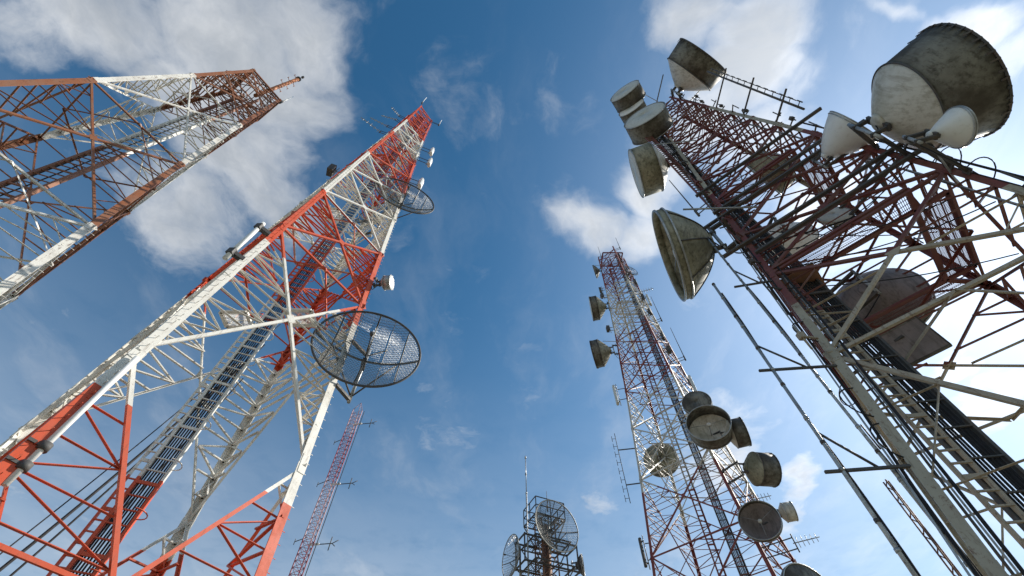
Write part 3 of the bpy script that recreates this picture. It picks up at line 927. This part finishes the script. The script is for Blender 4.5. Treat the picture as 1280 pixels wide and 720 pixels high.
# square flat panel below the round dish
pe = empty('panel_antenna', (14.0, 10.15, 13.9), R(45)); tag(pe, 'square flat panel hanging under the large round dish on the right tower', 'antenna')
m = MB(); m.bar((0, 0, -.75), (0, 0, .75), .10, 1.5, Vector((1, 0, 0))); m.build('panel_body', M_DULL, pe)
m = MB()
for s in (-.75, .75): m.bar((.0, s, -.77), (.0, s, .77), .13, .05, Vector((1, 0, 0))); m.bar((0, -.75, s), (0, .75, s), .13, .05, Vector((1, 0, 0)))
m.build('edge_frame', M_SHROUD, pe)
m = MB(); m.bar((-.1, 0, .3), to_local(tw5.world(3, 14.2), (14.0, 10.15, 13.9), 45), .09, .09); m.build('bracket', M_DSTEEL, pe)
# dipole array on its own pole, top right side of the right tower
ar = empty('dipole_array', (13.05, 4.2, 23.0)); tag(ar, 'long thin pole of stacked dipoles sticking out above the right tower leg', 'antenna')
m = MB(); m.tube((0, 0, 0), (0, 0, 12.0), .055, 8); m.build('mast_pole', M_DSTEEL, ar)
m = MB(); m.tube((0.0, -.22, .8), (0, -.22, 11.5), .022, 6); m.build('feed_rod', M_DSTEEL, ar)
for k in range(14):
    z = .5 + k * .83; m = MB(); m.bar((0, .06, z), (0, -.26, z), .03, .03); m.tube((.0, -.24, z - .22), (.0, -.24, z + .22), .03, 5); m.build('dipole', M_DSTEEL, ar)
for z in (1.9, 5.4, 9.2):
    q = tw5.world(1, 23.0 + z) - Vector((13.05, 4.2, 23.0)); d_ = (Vector((0, 0, z)) - q)
    m = MB(); m.bar(q, Vector((0, 0, z)) + d_.normalized() * .55, .07, .07, UP); m.build('bracket', M_DSTEEL, ar)
whip('slim dark whip at the left side of the right tower, above the open olive dish', (8.9, 8.75, 21.9), 4.6, tw5, 0, mat=M_DSTEEL, r=.035)
lamp = empty('warning_lamp', (10.95, 7.7, 41.6)); tag(lamp, 'small round lamp on a bent pipe at the tip of the right tower', 'lamp')
m = MB(); m.path([(.7, .4, -.4), (.3, .2, .3), (0, 0, .9), (-.3, -.2, 1.25)], .03, 6); m.build('pipe', M_DSTEEL, lamp)
m = MB(); m.lathe([(-.16, .0001), (-.12, .1), (0, .16), (.12, .1), (.16, .0001)], 16, Vector((-.38, -.24, 1.3))); m.build('lamp_globe', M_RADOME, lamp)
st = empty('steel_stay', (11.6, 8.1, 40.6)); tag(st, 'dark tubular stay rising from the right tower tip to its topmost flaring drum', 'stay')
m = MB(); m.tube((0, 0, 0), (1.0, -2.6, 2.6), .05, 8); m.build('tube', M_DSTEEL, st)
st2 = empty('steel_stay', (12.7, 5.4, 16.4)); tag(st2, 'long dark tubular stay slanting up to the rear rim of the huge drum', 'stay')
m = MB(); m.tube((0, 0, 0), (1.15, -.15, 3.1), .06, 8); m.build('tube', M_DSTEEL, st2)
# poles beside the right tower
def side_pole(label, x, y, z0, z1, arms, r=.042, lattice=False):
    e = empty('antenna_pole', (x, y, 0)); tag(e, label, 'pole')
    m = MB(); m.tube((0, 0, z0), (0, 0, z1), r, 10); m.build('pipe', M_GALV, e)
    z = z0 + .4; k = 0
    while z < z1:
        m = MB(); m.tube((0, 0, z), (0, 0, z + .07), r * 1.3, 10); m.build('clamp', M_GALV if k % 2 else M_DSTEEL, e); z += .8 + .3 * math.sin(k * 2.3); k += 1
    m = MB(); n_ = int((z1 - z0) / .5)
    m.path([(r * 1.25 * math.cos(.5 * math.sin(j * .7)) , r * 1.25 * math.sin(.9 * math.sin(j * .45)), z0 + (z1 - z0 - .6) * j / n_) for j in range(n_ + 1)], .022, 6)
    m.build('coax_cable', M_CABLE, e)
    for z in arms:
        q = tw5.world(0, z) - Vector((x, y, 0)); d_ = (Vector((0, 0, z)) - q).normalized()
        m = MB(); m.bar(q, Vector((0, 0, z)) + d_ * .35, .055, .06, UP); m.build('arm', M_DSTEEL, e)
        m = MB(); side = d_.cross(UP); m.tube(q + (Vector((0, 0, z)) - q) * .45, Vector((0, 0, z + 1.0)), .03, 6); m.build('arm_stay', M_DSTEEL, e)
    return e
side_pole('long grey pipe standing furthest left of the right tower on two dark arms', 6.86, 8.21, 1.2, 14.6, (10.4, 7.4))
side_pole('grey pipe close against the left leg of the right tower', 7.95, 8.25, 1.0, 19.5, (14.6,), r=.038)
lt = empty('lattice_antenna', (8.72, 9.43, 0)); tag(lt, 'short dark spiky lattice rod at the foot of the right tower', 'antenna')
m = MB()
for k in range(3):
    a = 2.1 * k; m.tube((.06 * math.cos(a), .06 * math.sin(a), 1.0), (.06 * math.cos(a), .06 * math.sin(a), 8.0), .018, 6)
m.build('rails', M_RUSTY, lt)
m = MB()
for k in range(56):
    a = 2.1 * k; z = 1 + k * .125
    m.tube((.06 * math.cos(a), .06 * math.sin(a), z), (.06 * math.cos(a + 2.1), .06 * math.sin(a + 2.1), z + .12), .012, 5)
m.build('lacing', M_RUSTY, lt)
# slack cable loops hanging off the right tower
for k, (leg, z, out) in enumerate(((0, 12.3, .5), (0, 9.6, .55), (0, 8.5, .4), (1, 16.4, .5), (1, 15.6, .6), (1, 14.5, .5), (1, 17.6, .4), (0, 16.8, .4), (3, 14.2, .6))):
    p = tw5.world(leg, z); o_ = (tw5.world(leg, z) - tw5.world((leg + 2) % 4, z)).normalized(); o_.z = 0
    m = MB(); m.path([p + o_ * (out * math.sin(math.pi * t)) + UP * (-.9 * t + .1 * math.sin(6 * t)) for t in [j / 12 for j in range(13)]], .018, 6)
    places = ('below the open olive dish', 'beside the upper arm of the long grey pipe', 'beside the lower arm of the long grey pipe', 'under the huge stained drum', 'under the small white cone dish', 'right of the small white cone dish', 'behind the huge stained drum', 'above the grey pipe at the left leg', 'behind the large round dish')
    tag(m.build('slack_cable', M_CABLE), 'black cable loop on the right tower ' + places[k], 'cable')

# ---- bright orange and white tower
mesh_dish('large dark mesh dish on the lower right leg of the bright orange and white tower', (-6.79, 14.14, 17.3), -69, 4.75, .85, tw2, 1, back_off=.7)
mesh_dish('smaller looking mesh dish higher up the bright orange tower, tilted almost edge on', (-8.45, 13.35, 33.96), -62, 4.6, .75, tw2, 1, back_off=.6)
mesh_dish('mesh dish inside the upper part of the bright orange tower', (-10.9, 15.1, 35.0), -110, 3.0, .6, tw2, 2, nrod=44)
drum('small white drum antenna above the large mesh dish', (-7.55, 13.92, 23.52), -5, .85, .62, tw2, 1, cone=.35, back=M_GALV, shroud=M_GALV, face=M_WHITE, back_off=.25, strut=False, n=32)
panel('upper of two white panel antennas near the bright orange tower top', (-8.75, 13.75, 49.15), 10, 1.5, .55, tw2, 1, 'white panels on the orange tower')
panel('lower of two white panel antennas near the bright orange tower top', (-8.45, 13.84, 45.8), 10, 1.5, .55, tw2, 1, 'white panels on the orange tower')
panel('lone white panel antenna just above the edge-on mesh dish', (-8.3, 13.8, 39.7), 10, 1.5, .6, tw2, 1, 'white panels on the orange tower')
whip('white whip standing beside the edge-on mesh dish', (-7.9, 13.9, 36.6), 3.6, tw2, 1, r=.035)
whip('white whip at the right corner of the bright orange tower top', (-9.3, 13.65, 60.3), 2.6, tw2, 1, r=.05)
whip('white whip at the near corner of the bright orange tower top', (-11.3, 11.2, 61.2), 3.4, tw2, 0, r=.05)
for k, (dx, dy, z, L, words) in enumerate(((-.9, -.6, 57.0, 1.6, 'highest'), (-1.2, -.5, 54.0, 1.9, 'second highest'), (-1.3, -.5, 51.5, 2.2, 'third highest'), (-1.1, -.6, 59.2, 1.2, 'topmost short'))):
    b = tw2.world(3, z)
    yagi(words + ' dark yagi antenna on the shaded left side of the bright orange tower', (b.x + dx * .6, b.y + dy * .6, z), 195 + 12 * k, L, 5, tw2, 3, 1.1, 'yagis on the orange tower', True, .03)
# equipment on the left leg
eb = empty('radio_unit', tuple(tw2.world(3, 38.4) + Vector((-.5, -.1, 0))), R(200)); tag(eb, 'dark boxy radio unit bolted to the upper left side of the bright orange tower', 'radio unit')
m = MB(); m.box((.1, 0, 0), .45, .7, 1.1); m.build('housing', M_DSTEEL, eb)
m = MB(); m.tube((-.25, 0, -.9), (-.25, 0, .9), .045, 8); m.bar((-.25, 0, .3), (.1, 0, .3), .1, .08); m.bar((-.25, 0, -.3), (.1, 0, -.3), .1, .08); m.bar((-.25, 0, 0), (-.7, .1, 0), .07, .07); m.build('bracket', M_GALV, eb)
ta = tw2.world(0, 18.6); td = Vector((math.cos(R(225)), math.sin(R(225)), 0))
tb = empty('tube_antenna', tuple(ta + td * .45)); tag(tb, 'white tube antenna held by two dark brackets on the left leg of the orange tower', 'antenna')
m = MB(); m.tube((0, 0, -1.7), (0, 0, 1.5), .10, 12); m.build('tube', M_WHITE, tb)
for z in (-1.2, 1.1):
    m = MB(); m.box((.0, 0, z), .26, .26, .34); m.bar((0, 0, z), (-td.x * .5, -td.y * .5, z), .2, .2); m.build('bracket', M_DSTEEL, tb)
wp = empty('antenna_pipe', (-10.52, 8.58, 7.2)); tag(wp, 'white vertical pipe clamped in front of the lower left leg of the bright orange tower', 'pipe')
m = MB(); m.tube((0, 0, 0), (0, 0, 3.95), .07, 10); m.build('pipe', M_WHITE, wp)
for z in (.45, .95):
    q = tw2.world(0, 7.2 + z) - Vector((-10.52, 8.58, 7.2))
    m = MB(); m.tube((0, 0, z - .09), (0, 0, z + .09), .13, 10); m.bar((0, 0, z), q, .07, .09, UP); m.build('clamp', M_DSTEEL, wp)
# slack black cables leaving the tower
ends = [((-12.2, 14.6, 20.5), (-12.0, 10.6, 6.4), 'uppermost, thin and taut one'), ((-13.0, 15.2, 18.5), (-13.0, 11.4, 5.6), 'thickest'), ((-12.6, 15.0, 19.3), (-12.4, 11.2, 5.2), 'middle'), ((-12.9, 15.5, 17.4), (-11.5, 11.6, 5.0), 'lowest hanging')]
for k, (p, q, w_) in enumerate(ends):
    p, q = Vector(p), Vector(q); q2 = p + (q - p) * 1.38
    m = MB(); m.path([p.lerp(q2, t) - UP * (1.2 + .3 * k) * math.sin(math.pi * t) for t in [j / 24 for j in range(25)]], (.018, .045, .03, .025)[k], 7)
    tag(m.build('hanging_cable', M_CABLE), w_ + ' of four black cables slanting across the bright orange tower', 'cable', 'slack cables at the orange tower')

# ---- rusty tower at far left: rod antenna
ra = empty('rod_antenna', (-21.54, 7.1, 41.9)); tag(ra, 'orange pole antenna with rows of spikes on top of the rust-orange tower', 'antenna')
m = MB(); m.tube((0, 0, 0), (0, 0, 9.0), .16, 12); m.build('pole', M_RUSTO, ra)
for k in range(12):
    m = MB(); a = k * math.pi / 2; z = 4.2 + k * .38
    m.tube((0, 0, z), (.45 * math.cos(a), .45 * math.sin(a), z), .03, 6); m.tube((.45 * math.cos(a), .45 * math.sin(a), z - .16), (.45 * math.cos(a), .45 * math.sin(a), z + .16), .03, 6); m.build('spike', M_RUSTO, ra)
m = MB(); m.tube((0, 0, 9.0), (0, 0, 10.1), .03, 6); m.build('finial_rod', M_DSTEEL, ra)
m = MB(); m.tube((0, 0, 8.85), (0, 0, 9.1), .24, 12); m.tube((0, 0, 9.95), (0, 0, 10.25), .12, 10); m.build('finial', M_DSTEEL, ra)
whip('short white rod at the right corner of the rust-orange tower top', tuple(tw1.world(1, 41.0) + Vector((.4, -.1, 0))), 2.4, tw1, 1, r=.05)

# ---- red and white tower in the middle distance
drum('small tilted grey dish near the tip of the crowded tower, left side', (11.95, 31.66, 55.08), 158, 1.95, .62, tw3, 0, cone=.8, front='feed', back=M_SHROUD, name='dish_antenna', n=36)
mesh_dish('little mesh dish near the tip of the crowded tower, right side', (14.75, 29.1, 50.2), -70, 1.9, .36, tw3, 1, nrod=24, rod=.014)
drum('upper of two grey drums on the left edge of the crowded tower', (11.42, 31.72, 46.59), 167, 3.0, 1.75, tw3, 0, cone=.55, clips=20, n=40, shroud=M_SHROUD, back=M_OLIVE, bulge=.2)
drum('lower of two grey drums on the left edge of the crowded tower', (10.54, 31.72, 38.44), 161, 3.0, 1.85, tw3, 0, cone=.55, clips=24, n=40, shroud=M_SHROUD, back=M_OLIVE, bulge=.2)
drum('open grey drum on the right side of the crowded tower showing its hollow face', (14.79, 27.1, 23.6), -114, 3.0, 1.6, tw3, 1, cone=.35, front='feed', back=M_BACK, shroud=M_SHROUD, n=48)
drum('flat grey disc dish tucked behind the open hollow drum', (14.85, 27.35, 26.6), -115, 2.2, .6, tw3, 1, cone=.5, back=M_SHROUD, face=M_SHROUD, name='dish_antenna', n=40, strut=False)
drum('pale square looking drum seen side on, right of the open hollow drum', (15.6, 26.55, 23.2), -22, 2.0, 1.25, tw3, 1, cone=.3, clips=18, n=40)
drum('dark grey barrel drum sticking out below the side on drum of the crowded tower', (15.5, 26.1, 20.19), 5, 2.1, 1.75, tw3, 1, cone=.35, clips=16, n=40, shroud=M_SHROUD, back=M_OLIVE)
drum('round dark dish facing down left on the lower right leg of the crowded tower', (14.9, 26.29, 16.3), -119, 2.25, 1.0, tw3, 1, cone=.75, front='feed', back=M_DULL, shroud=M_SHROUD, name='dish_antenna', n=40)
drum('small cream barrel drum beside the round dark dish', (15.87, 25.6, 16.79), -19, 1.05, .8, tw3, 1, cone=.35, back=M_BACK, shroud=M_BACK, face=M_WHITE, n=32, back_off=.3)
drum('broad brownish dish cut by the bottom edge, lowest on the crowded tower', (15.1, 26.2, 12.35), -75, 3.0, .9, tw3, 1, cone=.8, back=M_OLIVE, shroud=M_OLIVE, face=M_SHROUD, name='dish_antenna', n=48)
drum('grey drum behind a cage of white bars inside the crowded tower', (13.6, 35.5, 28.3), 62, 3.1, 1.2, tw3, 3, cone=.5, back=M_OLIVE, shroud=M_SHROUD, n=40)
panel('upper pale panel antenna on the left leg of the crowded tower', (10.15, 31.75, 32.1), 170, 2.2, .5, tw3, 0, 'panels on the crowded tower', M_RADOME)
panel('lower pale panel antenna on the left leg of the crowded tower', (9.2, 31.65, 17.6), 170, 1.8, .4, tw3, 0, 'panels on the crowded tower', M_DSTEEL)
panel('small grey panel antenna high on the right leg of the crowded tower', (15.0, 28.4, 43.0), -30, 1.8, .45, tw3, 1, 'panels on the crowded tower', M_RADOME)
panel('pale upright panel just above the open hollow drum', (15.0, 27.4, 28.6), -30, 2.6, .5, tw3, 1, 'panels on the crowded tower', M_RADOME)
ya = empty('dipole_array', (8.95, 31.8, 21.2)); tag(ya, 'dark vertical array of rods beside the left leg of the crowded tower', 'antenna')
m = MB(); m.tube((0, 0, 0), (0, 0, 6.4), .028, 6); m.build('mast_pole', M_DSTEEL, ya)
for k in range(8):
    m = MB(); z = .4 + k * .78; m.bar((0, 0, z), (-.3, .05, z), .025, .025); m.tube((-.3, .05, z - .28), (-.3, .05, z + .28), .024, 5); m.build('dipole', M_DSTEEL, ya)
for z in (1.5, 4.7):
    q = tw3.world(0, 21.2 + z) - Vector((8.95, 31.8, 21.2)); m = MB(); m.bar((0, 0, z), q, .07, .07, UP); m.build('bracket', M_DSTEEL, ya)
whip('thin dark whip on two arms, upper right side of the crowded tower', (15.5, 28.1, 39.2), 4.2, tw3, 1, mat=M_DSTEEL, r=.04)
whip('thin dark whip on two arms, halfway down the right side of the crowded tower', (15.7, 27.5, 32.6), 4.4, tw3, 1, mat=M_DSTEEL, r=.04)
whip('thin whip on the right of the crowded tower tip', (15.0, 29.4, 57.4), 3.2, tw3, 1, mat=M_DSTEEL, r=.04)
whip('thin whip on the left of the crowded tower tip', (12.8, 31.4, 58.6), 3.0, tw3, 0, mat=M_DSTEEL, r=.035)
yagi('yagi antenna on the lowest right corner of the crowded tower', (15.9, 25.4, 15.0), -30, 1.2, 5, tw3, 1, .6, 'yagis on the crowded tower', True, .018)
yagi('yagi antenna under the dark grey barrel drum of the crowded tower', (15.4, 26.6, 18.3), -25, 1.0, 5, tw3, 1, .6, 'yagis on the crowded tower', True, .018)
yagi('yagi antenna high on the right side of the crowded tower', (15.1, 28.9, 45.6), -20, 1.4, 5, tw3, 1, .9, 'yagis on the crowded tower', True, .028)
for k, (leg, z, az_, words) in enumerate(((1, 47.8, -30, 'topmost on the right leg'), (1, 44.4, -20, 'second down on the right leg'), (1, 41.0, -40, 'third down on the right leg'), (1, 36.5, -30, 'fourth down on the right leg'), (1, 34.6, -10, 'fifth down on the right leg'), (0, 50.4, 160, 'topmost on the left leg'), (0, 48.6, 190, 'second down on the left leg'), (0, 42.0, 180, 'third down on the left leg'))):
    b = tw3.world(leg, z); dv = Vector((math.cos(R(az_)), math.sin(R(az_)), 0))
    e = empty('radio_unit', tuple(b + dv * .55), R(az_)); tag(e, 'small dark radio unit of the crowded tower, ' + words, 'radio unit', 'radio units on the crowded tower')
    m = MB(); m.box((.1, 0, 0), .3, .45, .75); m.build('housing', M_DSTEEL, e)
    m = MB(); m.tube((-.15, 0, -.7), (-.15, 0, .7), .04, 6); m.bar((-.5, 0, .25), (.1, 0, .25), .06, .06); m.bar((-.5, 0, -.25), (.1, 0, -.25), .06, .06); m.build('bracket', M_GALV, e)

# ---- small platform tower at the bottom centre
pt = empty('platform_tower', (2.75, 36.0, 0), R(24)); tag(pt, 'small dark railed platform tower carrying mesh dishes at the bottom centre', 'tower')
for sx, sy in ((-1, -1), (1, -1), (1, 1), (-1, 1)):
    m = MB(); m.angle(Vector((sx * 1.0, sy * 1.0, 0)), Vector((sx * .62, sy * .62, 22.1)), Vector((-sx, 0, 0)), Vector((0, -sy, 0)), .12, .015); m.build('leg', M_RUSTY, pt)
z = 0.4; lv = []
while z < 22: lv.append(z); z += 1.15
def pc_(i, z): s_ = 1.0 - .38 * z / 22.1; a = ((-1, -1), (1, -1), (1, 1), (-1, 1))[i % 4]; return Vector((a[0] * s_, a[1] * s_, z))
for j in range(len(lv) - 1):
    if lv[j] < 14: continue
    for i in range(4):
        m = MB(); m.bar(pc_(i, lv[j]), pc_(i + 1, lv[j + 1]), .05, .05); m.build('diagonal', M_RUSTY, pt)
        m = MB(); m.bar(pc_(i, lv[j]), pc_(i + 1, lv[j]), .05, .05); m.build('crossbar', M_RUSTY, pt)
al = MB()
for j in range(len(lv) - 1):
    if lv[j] >= 14: continue
    for i in range(4): al.bar(pc_(i, lv[j]), pc_(i + 1, lv[j + 1]), .05, .05); al.bar(pc_(i, lv[j]), pc_(i + 1, lv[j]), .05, .05)
tag(al.build('lower_lattice', M_RUSTY, pt), kind='stuff')
def deck(z, hx, hy, rail):
    m = MB()
    for s in (-1, 1):
        m.bar((-hx, s * hy, z), (hx, s * hy, z), .08, .10, UP); m.bar((s * hx, -hy, z), (s * hx, hy, z), .08, .10, UP)
        m.bar((-hx, s * hy * .35, z), (hx, s * hy * .35, z),   .05, .08, UP); m.bar((s * hx * .4, -hy, z), (s * hx * .4, hy, z), .05, .08, UP)
    f = m.build('deck', M_DSTEEL, pt)
    m = MB(); n_ = int(2 * hx / (.16 if rail else .45))
    for k in range(n_): m.bar((-hx + .08 + k * .16, -hy * .95, z + .1), (-hx + .08 + k * .16, hy * .95, z + .1), .025, .03)
    m.build('grating', M_DSTEEL, f)
    for sx, sy in ((-1, -1), (1, -1), (1, 1), (-1, 1)):
        m = MB(); m.bar(Vector((sx * hx, sy * hy, z)), Vector((sx * .65, sy * .65, z - 1.7)), .07, .07); m.build('knee_brace', M_DSTEEL, f)
    if rail:
        m = MB(); cs = [(-hx, -hy), (hx, -hy), (hx, hy), (-hx, hy)]
        for (a, b) in zip(cs, cs[1:] + cs[:1]):
            for h in (rail * .5, rail): m.bar((a[0], a[1], z + h), (b[0], b[1], z + h), .06, .06)
            for t in (0, .5): m.bar((a[0] + (b[0] - a[0]) * t, a[1] + (b[1] - a[1]) * t, z), (a[0] + (b[0] - a[0]) * t, a[1] + (b[1] - a[1]) * t, z + rail), .06, .06)
        m.build('handrail', M_DSTEEL, f)
deck(22.0, 1.3, 1.15, 1.4); deck(20.2, 1.5, 1.3, 0); deck(18.4, 1.6, 1.4, 0)
m = MB()
for s in (-1, 1):
    m.bar((-2.2, s * .8, 18.4), (2.3, s * .8, 18.4), .1, .12, UP); m.bar((-2.2, s * .8, 20.3), (2.3, s * .8, 20.3), .1, .12, UP)
    for x in (-2.2, 2.3): m.bar((x, s * .8, 18.3), (x, s * .8, 20.4), .09, .09)
for z in (18.4, 20.3):
    for x in (-2.2, 2.3): m.bar((x, -.8, z), (x, .8, z), .09, .1, UP)
m.build('outrigger_frame', M_DSTEEL, pt)
m = MB(); m.tube((0.1, 0, 0), (.1, 0, 21.8), .28, 14); m.build('column', M_RUSTY, pt)
mesh_dish('tall mesh dish in front of the small platform tower, largest of its three', (3.15, 34.7, 20.75), -60, 3.9, .8, None, 0, nrod=60, rod=.014, back_off=.3, rmat=M_WIRE)
mesh_dish('mesh dish on the left end of the small platform tower, facing left', (.45, 35.1, 18.9), 205, 2.9, .5, None, 0, nrod=30, rod=.015, back_off=.3, rmat=M_WIRE)
drum('small dark dish on the right end of the small platform tower, facing right', (5.1, 36.7, 19.1), -12, 1.5, .5, None, 0, cone=.8, front='feed', back=M_DSTEEL, shroud=M_DSTEEL, name='dish_antenna', n=32)
wpole = empty('whip_antenna', (1.32, 35.3, 17.0)); tag(wpole, 'tall thin whip standing at the left rail of the small platform tower', 'whip antenna')
m = MB(); m.tube((0, 0, 0), (0, 0, 7.2), .06, 8); m.build('pole', M_GALV, wpole)
m = MB(); m.tube((0, 0, 7.2), (0, 0, 10.9), .04, 6)
for z in (7.2, 9.0, 10.7): m.tube((0, 0, z - .08), (0, 0, z + .08), .08, 8)
m.build('rod', M_GALV, wpole)
whip('short thin whip on the top rail of the small platform tower', (3.05, 35.6, 23.1), 1.5, None, 0, mat=M_DSTEEL, r=.03)
